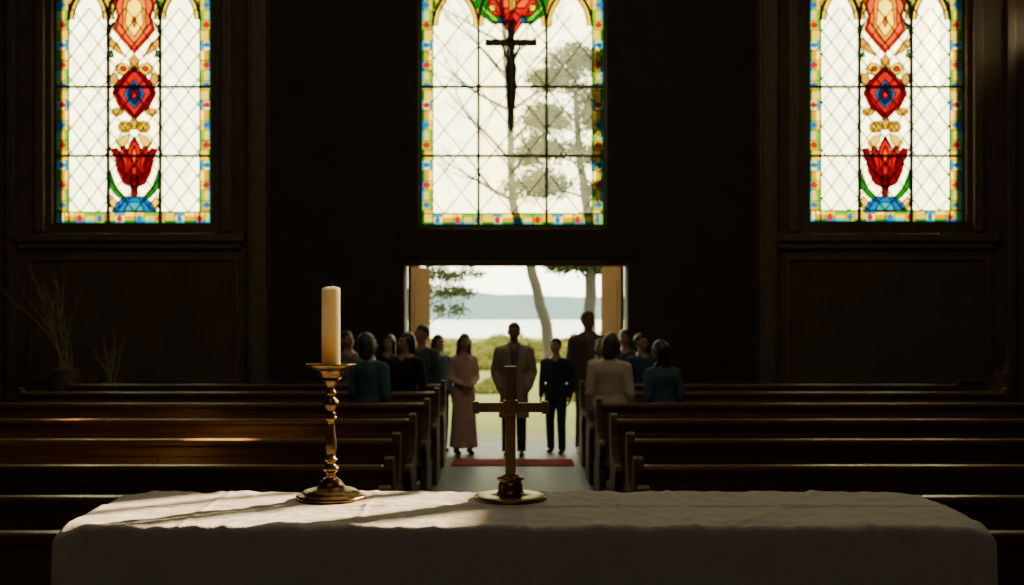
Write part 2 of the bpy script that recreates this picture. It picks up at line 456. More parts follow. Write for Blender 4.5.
    me_lat=bpy.data.meshes.new('lattice'); bmesh.ops.recalc_face_normals(bm,faces=bm.faces); bm.to_mesh(me_lat); bm.free(); me_lat.materials.append(M_leadthin)
    return me,me_lead,me_lat
for i in (0,1,2):
    cxp,hp,bp=WINS[i]; cx,hw,bz,sz=wdim(i)
    if i==1: meshes=build_glass(hp,bp,SPR[i],LSP[i],34.,ctr_motif,(87,156))
    else: meshes=build_glass(hp,bp,SPR[i],LSP[i],26.,side_motif,(87,156))
    lab=('pointed stained glass window with clear diamond panes and a red flower, above the doorway' if i==1 else
         'pointed stained glass window with red tulip and gold scroll motif and coloured border')
    e=empty('window_%d'%(i+1),(cx,S,bz)); struct(e,lab,'window')
    for nm,me in zip(('glass','lead_came','lattice'),meshes):
        o=bpy.data.objects.new(nm,me); COL.objects.link(o); o.parent=e
        o.location=(0,{'glass':0,'lead_came':-.012,'lattice':-.005}[nm],0)
    bm=bmesh.new()
    ringprism(bm,arch(hw,sz-bz,0,.0),arch(hw,sz-bz,0,-.03),-.06,.06)
    obj_from_bm('frame',bm,M_frame,e)

# ------------------------------------------------------------------ doors
for n_,(hx,sg) in enumerate(((DL+.03,1),(DR-.03,-1))):
    e=empty('door_%d'%(n_+1),(hx,D+.36,0)); struct(e,'panelled brown wooden door leaf standing open outward','door')
    wd=1.25; h=DT-.03
    bm=bmesh.new(); box(bm,0,wd,-.025,.025,.02,h,.004)
    for z0,z1 in ((.2,1.2),(1.35,h-.2)):
        for y0 in (-.032,.012):
            box(bm,.2,1.05,y0,y0+.020,z0,z1,.008)
    obj_from_bm('leaf',bm,M_door,e)
    bm=bmesh.new(); capsule(bm,(1.17,-.07,.95),(1.17,-.07,1.15),.012,.012)
    capsule(bm,(1.17,-.03,.97),(1.17,-.07,.97),.01,.01); capsule(bm,(1.17,-.03,1.13),(1.17,-.07,1.13),.01,.01)
    obj_from_bm('handle',bm,M_brass,e,True)
    e.rotation_euler=(0,0,math.radians(81 if sg>0 else 99))
struct(boxobj('door_3',DL,DR,D+.01,D+.39,DT-.05,DT-.001,M_door,.005),'brown wooden door frame head','door')

# ------------------------------------------------------------------ pews
PL=4.83
base=empty('pew',(0,0,0),'long dark stained wooden church pew with panelled back','pew')
def b2(name,bm,m): return obj_from_bm(name,bm,m,base)
bm=bmesh.new(); box(bm,-PL/2+.05,PL/2-.05,-.02,.02,.40,.95,.004)
for q in range(6):
    x0=-PL/2+.15+q*(PL-.3)/6; box(bm,x0+.05,x0+(PL-.3)/6-.05,-.03,-.015,.52,.88,.006)
p_back=b2('backrest',bm,M_pew)
bm=bmesh.new(); box(bm,-PL/2+.05,PL/2-.05,-.05,.045,.945,1.0,.018); p_cap=b2('cap_rail',bm,M_pew)
bm=bmesh.new(); box(bm,-PL/2+.05,PL/2-.05,-.46,.0,.42,.455,.012); box(bm,-PL/2+.05,PL/2-.05,-.40,-.37,.28,.42,.004); p_seat=b2('seat',bm,M_pew)
ends=[]
for s in (-1,1):
    prof=[(-.47,0),(.06,0),(.07,.25),(.055,.6),(.07,.97),(.06,1.03),(.02,1.05),(-.04,1.04),(-.075,.98),(-.09,.86),(-.16,.72),(-.30,.665),(-.44,.66),(-.485,.63),(-.48,.58),(-.44,.54),(-.42,.40),(-.45,.15)]
    bm=bmesh.new(); x0=s*(PL/2)-(.06 if s>0 else 0)
    a=[bm.verts.new((x0,y,z)) for y,z in prof]; b=[bm.verts.new((x0+.06,y,z)) for y,z in prof]
    bm.faces.new(a); bm.faces.new(b[::-1])
    for i in range(len(prof)): bm.faces.new((a[i],b[i],b[(i+1)%len(prof)],a[(i+1)%len(prof)]))
    o=b2('end_panel',bm,M_pewend); md=o.modifiers.new('bev','BEVEL'); md.width=.006; md.segments=2
    ends.append(o)
ROWS=[(14.0,.85),(12.6,.84),(11.0,.83),(9.3,.82),(7.8,.80),(6.45,.70),(5.35,.60),(4.47,.53)]
firstp=True
kids=[p_back,p_cap,p_seat]+ends
for d,ax in ROWS:
    for s in (-1,1):
        if firstp: e=base; firstp=False
        else:
            e=base.copy(); COL.objects.link(e)
            for c in kids:
                c2=c.copy(); c2.parent=e; COL.objects.link(c2)
        e.location=(s*(ax+PL/2)+.01,d,0)
        e['group']='rows of church pews'

bm=bmesh.new(); box(bm,-.76,.78,13.68,14.30,0.001,.012,.004); tag(obj_from_bm('carpet',bm,M_red),'red carpet strip laid across the aisle end','carpet')

# ------------------------------------------------------------------ altar
AT=1.283; A0=3.10; A1=3.735; AX=.035; AH=1.3315
e=empty('altar_table',(AX,(A0+A1)/2,.3),'long wooden altar table hidden under a white cloth','table')
hy=(A1-A0)/2-.04; hx=AH-.04; h=AT-.3-.016
boxobj('tabletop',-hx,hx,-hy,hy,h-.05,h,M_trim,.004,e)
for sx in (-1,1):
    for sy in (-1,1):
        bm=bmesh.new(); cx_=sx*(hx-.1); cy_=sy*(hy-.08)
        rings_mesh(bm,[(Vector((cx_,cy_,z)),Vector((r,0,0)),Vector((0,r,0))) for z,r in ((0,.035),(.1,.045),(.15,.03),(.5,.04),(.8,.035),(h-.052,.045))],16)
        obj_from_bm('leg',bm,M_trim,e,True)
bm=bmesh.new()
def n3(x,y,z): return noise.noise(Vector((x,y,z)))
hyc=(A1-A0)/2
def topz(x,y):
    z=.0045*n3(x*4,y*6,1.)+.0030*n3(x*13,y*15,3.)+.0014*n3(x*34,y*30,6.)
    e_=max(0,(abs(y)-hyc+.10)/.10); z+=e_*(.007*n3(x*7,0,9.)+.005*n3(x*22,0,4.))
    for fx in (-.98,-.49,0.0,.49,.98):
        z+=.0035*math.exp(-((x-fx+.01*n3(y*8,fx,0))/.010)**2)
    z+=.0035*math.exp(-((y-.02)/.010)**2)
    for c0,sl in ((-.7,.5),(.3,-.6),(.8,.7),(-.2,.9)):
        z+=.0028*math.exp(-((x-c0-sl*y+.02*n3(x*5,y*5,c0))/.014)**2)
    for ox in (-.6224,-.0399):
        r=math.hypot(x-ox,y-.1525); f=min(1,max(0,(r-.115)/.06)); z*=f
    # corners sag and round off
    cxn=max(0,(abs(x)-(AH-.09))/.09); cyn=max(0,(abs(y)-(hyc-.09))/.09)
    z-=.030*(cxn*cyn)**1.3
    return z+.004
def drape_param(t,half,drop):
    a=abs(t); s=1 if t>=0 else -1
    rr=.018
    if a<=half-rr: return t,0.
    arc=rr*math.pi/2
    if a<=half-rr+arc:
        an=(a-(half-rr))/rr; return s*(half-rr+rr*math.sin(an)), rr*(1-math.cos(an))
    return s*half, rr+(a-(half-rr+arc))
def cloth_point(tx,ty):
    x,dx=drape_param(tx,AH,.42); y,dy=drape_param(ty,hyc,.5)
    down=max(dx,dy) if (dx>0 and dy>0) else dx+dy
    if dx>0 and dy>0:
        m=min(dx,dy)
        px=x-math.copysign(m*.03,tx); py=y-math.copysign(m*.02,ty)
    else: px,py=x,y
    z=AT-.004+ (topz(x,y) if down<.002 else topz(x,y)*max(0,1-down/.2)+.003*min(1,down/.2))-down
    a=min(1,down/.30)
    if down>.001:
        nearc=math.exp(-((AH-abs(x))/.16)**2)
        if dy>0:
            py+=math.copysign(a*(.0+.009*math.sin(x*8+2*n3(x*2,0,0))+.009*n3(x*9,down*3,0)+.004*n3(x*22,down*9,2)+nearc*.022*math.sin((AH-abs(x))*44)),ty)
        if dx>0:
            px+=math.copysign(a*(-.012+.008*math.sin(y*14)),tx)
    return px,py,z
def param(half,drop,nt,nd):
    L=[-(half+drop)+drop*i/nd for i in range(nd)]
    L+=[-half+2*half*i/nt for i in range(nt)]
    L+=[half+drop*i/nd for i in range(nd+1)]
    for q in (.015,.010,.005,-.004): L+=[half-q,-(half-q)]
    return sorted(set(L))
PX=param(AH,.42,400,26); PY=param(hyc,.55,110,30)
G=[]
for a in PX:
    row=[]
    for b in PY:
        q=cloth_point(a,b); row.append(bm.verts.new((AX+q[0],(A0+A1)/2+q[1],q[2])))
    G.append(row)
for i in range(len(PX)-1):
    for j in range(len(PY)-1):
        bm.faces.new((G[i][j],G[i+1][j],G[i+1][j+1],G[i][j+1]))
tag(obj_from_bm('altar_cloth',bm,M_cloth,None,True),'creased off-white linen cloth draped over the altar','tablecloth')

# ------------------------------------------------------------------ candlestick
CD=3.57; sc=CD/F
def pxprof(L,y0,f=1.): return [(r*sc*f,(y0-y)*sc) for r,y in L]
e=empty('candlestick',((331-512)*sc,CD,AT+.001),'ornate turned brass candlestick standing on the altar cloth','candlestick')
bm=bmesh.new()
lathe(bm,pxprof([(33,500),(34.5,499),(35,497.5),(33,495.5),(30,495),(28,493),(26,491.5),(22,490),(17,489),(14,487),(12.5,485),(11.5,483),(9,481),(7,479)],500,.96),48,(0,7))
obj_from_bm('base',bm,M_brass,e,True)
bm=bmesh.new()
lathe(bm,pxprof([(7,480),(5,476),(5.2,474),(8.5,472),(9.5,470),(8.5,468),(5,466),(4.4,463),(7.2,462),(7.2,460),(4.6,459),(5.6,454),(6.6,448),(6.2,442),(5.,434),(4.4,427),(4.0,422),(6.6,420.5),(6.8,418.5),(4.2,417),(6.4,415.5),(4.1,413.5),(4.1,411.5),(6.6,409),(8.8,405.5),(8.2,402),(5.,399.5),(4.,397),(6.2,395),(6.2,393.2),(4.2,391.5),(5.,388),(7.6,383.5),(12,379.5)],500,.88),36)
obj_from_bm('stem',bm,M_brass,e,True)
bm=bmesh.new()
lathe(bm,pxprof([(7,381),(10.5,379.5),(12.5,376),(13.5,373),(17,371),(22,369),(25,366.5),(25.5,365.2),(24.5,365),(20,366.8),(14,368.3),(12,368.4)],500,.95),48,(5,9))
obj_from_bm('drip_pan',bm,M_brass,e,True)
e2=empty('candle',((331-512)*sc,CD,AT+.001+(500-368)*sc),'tall ivory pillar candle, unlit, in the brass candlestick','candle')
bm=bmesh.new()
H=(368-290)*sc
prof=[(9.0*sc,0.002),(9.3*sc,.004),(9.3*sc,H*.3),(9.2*sc,H*.6),(9.1*sc,H-.008),(8.9*sc,H-.002),(7.8*sc,H+.001),(5.6*sc,H+.003),(3.4*sc,H+.0045),(1.2*sc,H+.005)]
lathe(bm,prof,32)
for v in bm.verts:
    if v.co.z>H-.010:
        a=math.atan2(v.co.y,v.co.x); v.co.z+=.0022*math.sin(a*2+1)+.0012*math.sin(a*3)
obj_from_bm('wax',bm,M_wax,e2,True)
bm=bmesh.new(); capsule(bm,(0,0,H),(.001,0,H+.016),.0024,.0018); capsule(bm,(.001,0,H+.015),(.004,0,H+.022),.0018,.0013)
obj_from_bm('wick',bm,M_wick,e2,True)

# ------------------------------------------------------------------ altar cross
e=empty('altar_cross',((510.5-512)*sc,CD,AT+.001),'plain dark brass standing cross on a round stepped base','cross')
bm=bmesh.new()
lathe(bm,pxprof([(36,499),(36.5,498),(36,496),(33,495),(31,494.8),(30,494.5),(24,494.6),(22,494.3),(15,494),(14,493),(12.5,491),(12,485),(11,482),(9.5,480.8),(13,480),(13.4,478.6),(13,477.2),(9,476.5),(8,475),(7.5,474.3),(2,474)],499),48)
obj_from_bm('base',bm,M_brass,e,True)
bm=bmesh.new(); th=.010
box(bm,-5.2*sc,5.2*sc,-th,th,(499-475)*sc,(499-373)*sc,.0025)
box(bm,-6.2*sc,6.2*sc,-th-.003,th+.003,(499-374)*sc,(499-366.5)*sc,.0025)
box(bm,-31*sc,31*sc,-th+.001,th-.001,(499-412.5)*sc,(499-403)*sc,.0025)
for s in (-1,1):
    box(bm,min(s*31,s*38)*sc,max(s*31,s*38)*sc,-th-.003,th+.003,(499-414)*sc,(499-401.5)*sc,.0025)
box(bm,-7.5*sc,7.5*sc,-th-.003,th+.003,(499-415)*sc,(499-400.5)*sc,.003)
obj_from_bm('cross_arms',bm,M_brassd,e)

# ------------------------------------------------------------------ hanging crucifix
CY=15.2; cs=CY/F
e=empty('crucifix',((511-512)*cs,CY,EYE-(132-HOR)*cs),'dark wooden crucifix hanging on a thin wire','crucifix')
M_cru=mat('crucifix_wood',(.02,.013,.009),None,.6)
bm=bmesh.new(); u=cs
box(bm,-3.6*u,3.6*u,0,.05,4*u,112*u,.008)
box(bm,-26*u,26*u,.0,.045,86.5*u,93*u,.008)
obj_from_bm('cross_beam',bm,M_cru,e)
bm=bmesh.new()
capsule(bm,(0,-.05,.02),(0,-.05,26*u),.030,.048)
capsule(bm,(0,-.055,26*u),(0.01,-.06,46*u),.052,.066,1.2,.8)
capsule(bm,(0,-.05,46*u),(0,-.05,64*u),.058,.070,1.25,.8)
capsule(bm,(0,-.05,64*u),(0,-.05,72*u),.065,.05,1.2,.8)
ell(bm,(.015,-.09,84*u),(.046,.052,.066))
capsule(bm,(0,-.05,72*u),(0.01,-.08,80*u),.03,.03)
for s in (-1,1):
    capsule(bm,(s*.06,-.05,74*u),(s*.13,-.03,87*u),.022,.018); capsule(bm,(s*.13,-.03,87*u),(s*22*u,-.02,90*u),.018,.016)
remesh('corpus',bm,.012,mat('corpus_bronze',(.03,.02,.013),None,.5),e)
bm=bmesh.new(); capsule(bm,(0,.02,111*u),(0,.02,HC-e.location.z),.004,.004,n=6)
obj_from_bm('wire',bm,M_cru,e)

# ------------------------------------------------------------------ people
def hand(bm,w,d,side):
    w=Vector(w); d=Vector(d).normalized()
    inn=Vector((-side,0,0)); inn=(inn-d*inn.dot(d))
    if inn.length<.2: inn=Vector((0,0,1))-d*d.z
    inn.normalize(); lat=d.cross(inn).normalized()
    if lat.y>0: lat=-lat
    capsule(bm,w,w+d*.03,.026,.028)
    capsule(bm,w+d*.03+lat*.018,w+d*.085+lat*.024,.017,.015); capsule(bm,w+d*.03-lat*.018,w+d*.08-lat*.024,.017,.014)
    capsule(bm,w+d*.03,w+d*.085,.018,.015)
    for q,L in ((.03,.062),(.010,.072),(-.010,.067),(-.030,.052)):
        b=w+d*.082+lat*q; m=b+d*L*.5+inn*.008; t=m+d*L*.42+inn*.02
        capsule(bm,b,m,.0095,.009,n=8); capsule(bm,m,t,.009,.0078,n=8)
    b=w+d*.035+lat*.026; m=b+d*.028+lat*.024+inn*.01; t=m+d*.028+lat*.006+inn*.01
    capsule(bm,b,m,.013,.011,n=8); capsule(bm,m,t,.011,.009,n=8)
TORSO=[(.84,.10,.075,.0),(.90,.155,.105,.01),(.97,.158,.112,.01),(1.08,.132,.10,.0),(1.20,.146,.108,-.005),(1.30,.164,.115,0),(1.36,.166,.107,.005),(1.41,.145,.090,.008),(1.45,.105,.075,.012),(1.485,.066,.060,.012)]
def make_person(label,x,y,h,yaw,o):
    s=h/1.75; fem=o.get('fem',False); wsc=o.get('w',1.)
    sh=.158 if fem else .184
    def tor(e_,z0=0,z1=9):
        return [(z,(rx*(.92 if fem and z>1.0 else 1)+e_)*wsc,(ry+e_)*wsc,yo) for z,rx,ry,yo in TORSO if z0<=z<=z1]
    pose=o.get('pose','down')
    arms=[]
    for sd in (-1,1):
        S_=Vector((sd*sh*wsc,.005,1.378))
        if pose=='clasp' or (pose=='mix' and sd>0):
            E=Vector((sd*(sh+.05)*wsc,.03,1.11)); Wp=Vector((sd*.055,-.19,1.02)); hdv=Vector((-sd*.75,-.25,-.5))
        elif pose=='pocket':
            E=Vector((sd*(sh+.06)*wsc,.05,1.11)); Wp=Vector((sd*(sh+.0)*wsc,-.06,.90)); hdv=Vector((-sd*.2,-.1,-1))
        else:
            E=Vector((sd*(sh+.040)*wsc,.03,1.10)); Wp=Vector((sd*(sh+.042)*wsc,-.045,.865)); hdv=Wp-E+Vector((0,-.03,0))
        arms.append((sd,S_,E,Wp,hdv))
    stride=o.get('stride',0.)
    legs=[]
    for sd in (-1,1):
        f=stride*sd
        legs.append((Vector((sd*.085,.005,.90)),Vector((sd*.095,-.02-f*.6,.485)),Vector((sd*.10,.02-f,.085))))
    skin=o.get('skin',M_skin)
    def root(sd): return (sd*.08*wsc,.008,1.41)
    bm=bmesh.new()
    tubez(bm,tor(0))
    capsule(bm,(0,.012,1.45),(0,.0,1.56),.060,.055)
    ell(bm,(0,.008,1.647),(.079,.098,.112)); ell(bm,(0,-.028,1.590),(.056,.066,.064)); ell(bm,(0,-.064,1.548),(.027,.026,.019))
    capsule(bm,(0,-.093,1.652),(0,-.115,1.616),.010,.016)
    capsule(bm,(-.03,-.083,1.674),(.03,-.083,1.674),.012,.012)
    for sd in (-1,1):
        ell(bm,(sd*.082,.008,1.63),(.010,.019,.033)); ell(bm,(sd*.040,-.068,1.612),(.021,.02,.021))
    ell(bm,(0,-.090,1.587),(.025,.012,.010))
    for sd,S_,E,Wp,hdv in arms:
        capsule(bm,root(sd),S_,.045,.054); capsule(bm,S_,E,.053,.040); capsule(bm,E,Wp,.041,.027); hand(bm,Wp,hdv,sd)
    for hp_,kn,an in legs:
        capsule(bm,hp_,kn,.088,.056); capsule(bm,kn,kn.lerp(an,.35)+Vector((0,.012,0)),.056,.058); capsule(bm,kn.lerp(an,.35)+Vector((0,.012,0)),an,.056,.038)
        capsule(bm,an+Vector((0,.03,-.04)),an+Vector((0,-.13,-.055)),.038,.028,1.25,.9)
    body=remesh('person',bm,.0085,skin,None,None,2)
    tag(body,label,'person')
    top=o['top']
    if o.get('dress'):
        bm=bmesh.new()
        tubez(bm,[(.10,.205,.18),(.12,.21,.185),(.4,.19,.165),(.7,.178,.145),(.88,.170,.132,.005)]+tor(.015,.95,1.44),32)
        for v in bm.verts:
            if v.co.z<.9:
                a=math.atan2(v.co.y,v.co.x); f=1+.07*math.sin(a*9)*(.9-v.co.z); v.co.x*=f; v.co.y*=f
        for sd,S_,E,Wp,hdv in arms: capsule(bm,root(sd),S_,.056,.061); capsule(bm,S_,E,.060,.050); capsule(bm,E,E.lerp(Wp,.85),.050,.039)
        remesh('dress',bm,.011,top,body,lambda c:c.z<.105 or (c.z>1.37 and abs(c.x)<.06 and c.y<-.02) or (c.z>1.45),2)
    else:
        bm=bmesh.new()
        tubez(bm,tor(.014,.84,1.09))
        for hp_,kn,an in legs:
            capsule(bm,hp_,kn,.098,.072); capsule(bm,kn,an+Vector((0,.01,-.01)),.072,.062,1,1)
        remesh('trousers',bm,.011,o['bottom'],body,lambda c:c.z<.055,2)
        bm=bmesh.new()
        tubez(bm,[(.83,.165,.123,.01)]+tor(.018,.89,1.46))
        for sd,S_,E,Wp,hdv in arms:
            capsule(bm,root(sd),S_,.058,.069)
            capsule(bm,S_,E,.068,.055); capsule(bm,E,E.lerp(Wp,.93),.056,.040)
        remesh('shirt',bm,.011,top,body,lambda c:c.z>1.472 or (c.z>1.42 and abs(c.x)<.035 and c.y<-.03),2)
        if o.get('coat'):
            bm=bmesh.new(); lo=o.get('coatlen',.48)
            rows=[(lo,.205,.170,.01),(lo+.02,.206,.171,.01)]+([(.75,.19,.155,.01)] if lo<.7 else [])+tor(.030,.89,1.46)+[(1.50,.082,.078,.015)]
            tubez(bm,rows,32)
            for sd,S_,E,Wp,hdv in arms:
                capsule(bm,root(sd),S_,.068,.078); capsule(bm,S_,E,.078,.064); capsule(bm,E,E.lerp(Wp,.93),.065,.050)
            def ct(c):
                if c.z<lo+.008 or c.z>1.50: return True
                if c.y<-.03:
                    wv=.022+.05*max(0,(c.z-1.15)/.30) if c.z>1.0 else .022+.05*(1.0-c.z)
                    return abs(c.x)<wv
                return False
            co=remesh('coat',bm,.011,o['coat'],body,ct,2)
            md=co.modifiers.new('sol','SOLIDIFY'); md.thickness=.008; md.offset=-1
            bm=bmesh.new()
            for sd in (-1,1):
                capsule(bm,(sd*.045,-.148,1.18),(sd*.085,-.128,1.37),.012,.028,1,.35); capsule(bm,(sd*.085,-.115,1.37),(sd*.075,-.03,1.48),.026,.022,1,.5)
            remesh('lapel',bm,.008,o['coat'],body,None,1)
    for hp_,kn,an in legs:
        bm=bmesh.new()
        capsule(bm,an+Vector((0,.035,-.036)),an+Vector((0,-.14,-.050)),.047,.036,1.15,.95)
        capsule(bm,an+Vector((0,.025,-.0)),an+Vector((0,.03,-.03)),.048,.048)
        remesh('shoe',bm,.009,M_shoe,body,None,2)
    bm=bmesh.new(); hl=o.get('hair','short')
    ell(bm,(0,.018,1.665),(.090,.106,.108),18)
    if hl=='long':
        capsule(bm,(0,.07,1.65),(0,.08,1.40),.082,.055,1.15,.6)
        for sd in (-1,1): capsule(bm,(sd*.078,.02,1.66),(sd*.088,.03,1.42),.032,.030)
    if hl=='bob':
        capsule(bm,(0,.05,1.66),(0,.055,1.54),.088,.084,1.1,.8)
        for sd in (-1,1): capsule(bm,(sd*.078,.015,1.66),(sd*.082,.02,1.55),.031,.030)
    def hc(c):
        if c.y<.035 and abs(c.x)<.069 and c.z<1.70+ (-.03 if c.y>-.02 else 0): return c.y<.0
        if hl=='short': return (c.z<1.60) or (c.z<1.665 and c.y<.02)
        return False
    hr=remesh('hair',bm,.009,o.get('haircol',M_hair),body,hc,1)
    md=hr.modifiers.new('sol','SOLIDIFY'); md.thickness=.012; md.offset=-1
    for sd in (-1,1):
        bm=bmesh.new(); ell(bm,(sd*.033,-.084,1.650),(.013,.008,.007)); obj_from_bm('eye',bm,M_eye,body,True)
    bm=bmesh.new(); ell(bm,(0,-.101,1.585),(.022,.006,.006)); obj_from_bm('mouth',bm,M_lip,body,True)
    turn=math.radians(o.get('turn',0)); tilt=math.radians(o.get('tilt',0)); lean=o.get('lean',0.)
    def warp(c):
        t=min(1,max(0,(c.z-1.46)/.08)); tt=t*t*(3-2*t)
        if c.z>1.40 and math.hypot(c.x,c.y)<.16 and t>0:
            R=Matrix.Rotation(turn*tt,3,'Z')@Matrix.Rotation(tilt*tt,3,'Y')
            p=Vector((c.x,c.y,c.z-1.5)); p=R@p; c=Vector((p.x,p.y,p.z+1.5))
        b=max(0,c.z-.9); return Vector((c.x+lean*b*b,c.y,c.z))
    if turn or tilt or lean:
        for ob in [body]+list(body.children):
            if ob.name.startswith(('shoe','trousers')): continue
            for v in ob.data.vertices: v.co=warp(v.co)
    body.scale=(s,s,s); body.location=(x,y,0); body.rotation_euler=(0,0,math.radians(yaw))
    mz=min(v.co.z for v in body.data.vertices)
    for c in body.children:
        if c.name.startswith('shoe'): mz=min(mz,min(v.co.z for v in c.data.vertices))
    body.location.z=-mz*s+.001
    return body
def fab(name,c): return mat(name,c,tuple(q*.75 for q in c),.9,scale=7,bump=.5,bscale=14,spec=.2)
TAN=fab('tan_coat_wool',(.30,.245,.175)); NAV=fab('navy_cotton',(.02,.03,.05)); DEN=fab('dark_denim',(.03,.045,.075)); TEAL=fab('teal_cotton',(.045,.10,.12))
PINK=fab('dusty_pink_cotton',(.52,.36,.28)); CRM=fab('cream_cotton',(.46,.39,.29)); BLK=fab('black_cotton',(.015,.015,.018)); BRN=fab('brown_wool',(.10,.075,.055)); BLU=fab('blue_cotton',(.04,.07,.11)); GRY=fab('grey_cotton',(.12,.11,.11)); SLT=fab('slate_cotton',(.055,.07,.085))
def at(px,d): return (px-512)*d/F
PPL=[
 ('man in long tan coat and dark trousers in the doorway',514,14.66,1.77,0,dict(top=GRY,bottom=DEN,coat=TAN,coatlen=.50,w=1.04,skin=M_skin2,pose='pocket',turn=-8)),
 ('woman in a long dusty pink dress standing beside the pews',464,14.85,1.62,14,dict(fem=True,dress=True,top=PINK,pose='clasp',hair='long',haircol=M_hair2,tilt=4,w=.96)),
 ('boy in a dark jacket and jeans near the doorway',556,14.98,1.56,-14,dict(top=NAV,bottom=DEN,w=1.0,stride=.06,turn=-18,tilt=-4)),
 ('tall man in a brown suit standing behind the last pew',588,15.2,1.93,14,dict(top=GRY,bottom=BRN,coat=BRN,coatlen=.78,w=1.0,skin=M_skin2,turn=16)),
 ('person in cream shirt between pews, back turned',610,11.66,1.68,168,dict(fem=True,top=CRM,bottom=GRY,hair='bob',haircol=M_hair2,w=1.12,tilt=-6)),
 ('person in a teal shirt standing between pews',663,11.72,1.60,205,dict(fem=True,top=TEAL,bottom=DEN,hair='long',haircol=M_hair,w=1.1,tilt=5,turn=25,lean=.06)),
 ('person in a dark blue sweater behind the last pew',643,14.65,1.62,20,dict(top=BLU,bottom=BLK,w=1.0,turn=20,tilt=4,lean=-.06)),
 ('woman in a tan top standing behind the last pew',601,14.5,1.56,-25,dict(fem=True,top=TAN,bottom=BLK,hair='long',haircol=M_hair,turn=-20)),
 ('person in a slate shirt standing behind the last pew',625,15.45,1.66,-15,dict(top=SLT,bottom=BLK,turn=-12,tilt=-5)),
 ('person in a teal shirt with bobbed hair between pews',371,11.66,1.68,150,dict(top=TEAL,bottom=DEN,w=1.0,hair='bob',turn=-20,tilt=5,lean=.06)),
 ('person in a dark shirt standing between pews',405,13.2,1.66,-30,dict(top=BLK,bottom=DEN,w=1.1,hair='bob',turn=-25,tilt=-6,lean=.05)),
 ('person in a slate top standing behind the last pew',422,14.6,1.74,-28,dict(top=SLT,bottom=BLK,turn=-20)),
 ('woman in a blue cardigan standing behind the last pew',438,15.2,1.60,25,dict(fem=True,top=BLU,bottom=BLK,hair='long',turn=15,tilt=5)),
 ('person in a dark grey sweater behind the last pew',350,14.6,1.66,20,dict(top=GRY,bottom=BLK,turn=24,tilt=-4,lean=-.05)),
 ('woman in a black top standing behind the last pew',388,15.2,1.60,0,dict(fem=True,top=BLK,bottom=BLK,hair='long',turn=-12,tilt=4)),
]
for lab,px,d,h,yaw,o in PPL: make_person(lab,at(px,d),d,h,yaw,o)

# ------------------------------------------------------------------ dry plants
def twig_plant(px,d,pot_r,pot_h,height,n,label,seed):
    rnd=random.Random(seed)
    e=empty('potted_plant',(at(px,d),d,0),label,'plant')
    bm=bmesh.new(); lathe(bm,[(pot_r*.6,0),(pot_r*.65,.02),(pot_r*.95,pot_h*.6),(pot_r,pot_h*.85),(pot_r*.8,pot_h*.95),(pot_r*.85,pot_h),(pot_r*.72,pot_h),(pot_r*.7,pot_h-.06),(.01,pot_h-.06)],28)
    obj_from_bm('pot',bm,M_pot,e,True)
    bm=bmesh.new()
    for i in range(n):
        p=Vector((rnd.uniform(-.3,.3)*pot_r,rnd.uniform(-.3,.3)*pot_r,pot_h-.08)); dr=Vector((rnd.uniform(-.22,.22),rnd.uniform(-.2,.1),1)).normalized()
        L=height*rnd.uniform(.6,1)/7; r=.012
        for j in range(7):
            q=p+dr*L; capsule(bm,p,q,r,r*.85,n=6); r*=.85
            if j>1:
                for _ in range(2):
                    bd=(dr+Vector((rnd.uniform(-.8,.8),rnd.uniform(-.5,.3),rnd.uniform(0,.4)))).normalized()
                    capsule(bm,q,q+bd*L*rnd.uniform(.5,1.1),r*.6,r*.3,n=5)
            p=q; dr=(dr+Vector((rnd.uniform(-.2,.2),rnd.uniform(-.2,.1),0))).normalized()
    obj_from_bm('branches',bm,M_twig,e,True)
twig_plant(66,15.0,.22,1.15,1.6,11,'tall dry bare branches in a dark urn by the wall',3)
twig_plant(112,15.1,.16,.95,.8,10,'small dry plant in a dark pot by the wall',5)
twig_plant(1003,15.1,.18,1.1,.25,5,'dark urn with short stems by the wall',8)

# ------------------------------------------------------------------ outside
bm=bmesh.new(); NXg,NYg=50,90
def gz(x,y):
    t=min(1,max(0,(y-22)/280.)); return -.02-4.3*t**.8+ (0 if y<24 else .18*noise.noise(Vector((x*.06,y*.06,0)))*min(1,(y-24)/20))
GG=[]
for j in range(NYg+1):
    y=D+.4+ (330-D)*(j/NYg)**2.2; row=[]
    for i in range(NXg+1):
        x=(i/NXg-.5)*2*(30+y*.7); row.append(bm.verts.new((x,y,gz(x,y))))
    GG.append(row)
for j in range(NYg):
    for i in range(NXg): bm.faces.new((GG[j][i],GG[j][i+1],GG[j+1][i+1],GG[j+1][i]))
g=obj_from_bm('meadow',bm,M_grass,None,True); struct(g,'sunlit yellow green meadow sloping down to the lake','ground')
struct(boxobj('terrace',-3,3,D+.4,D+1.4,-.3,0,M_pave,.01),'pale stone step outside the door','ground')
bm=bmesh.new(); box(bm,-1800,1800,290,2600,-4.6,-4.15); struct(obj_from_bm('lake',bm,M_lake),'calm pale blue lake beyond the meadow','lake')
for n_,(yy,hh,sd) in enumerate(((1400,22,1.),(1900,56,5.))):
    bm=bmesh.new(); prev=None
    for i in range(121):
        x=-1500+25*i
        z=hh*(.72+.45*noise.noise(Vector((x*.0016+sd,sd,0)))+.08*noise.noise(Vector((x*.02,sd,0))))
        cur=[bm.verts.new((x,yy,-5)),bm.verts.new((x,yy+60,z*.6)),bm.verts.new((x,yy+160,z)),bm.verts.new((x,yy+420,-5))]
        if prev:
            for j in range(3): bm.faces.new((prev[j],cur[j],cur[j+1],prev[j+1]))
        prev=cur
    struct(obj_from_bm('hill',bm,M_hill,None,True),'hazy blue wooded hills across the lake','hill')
def fr(dr,r):
    ref=Vector((1,0,0)) if abs(dr.x)<.8 else Vector((0,1,0)); u=(ref-dr*ref.dot(dr)).normalized(); return u*r,dr.cross(u)*r
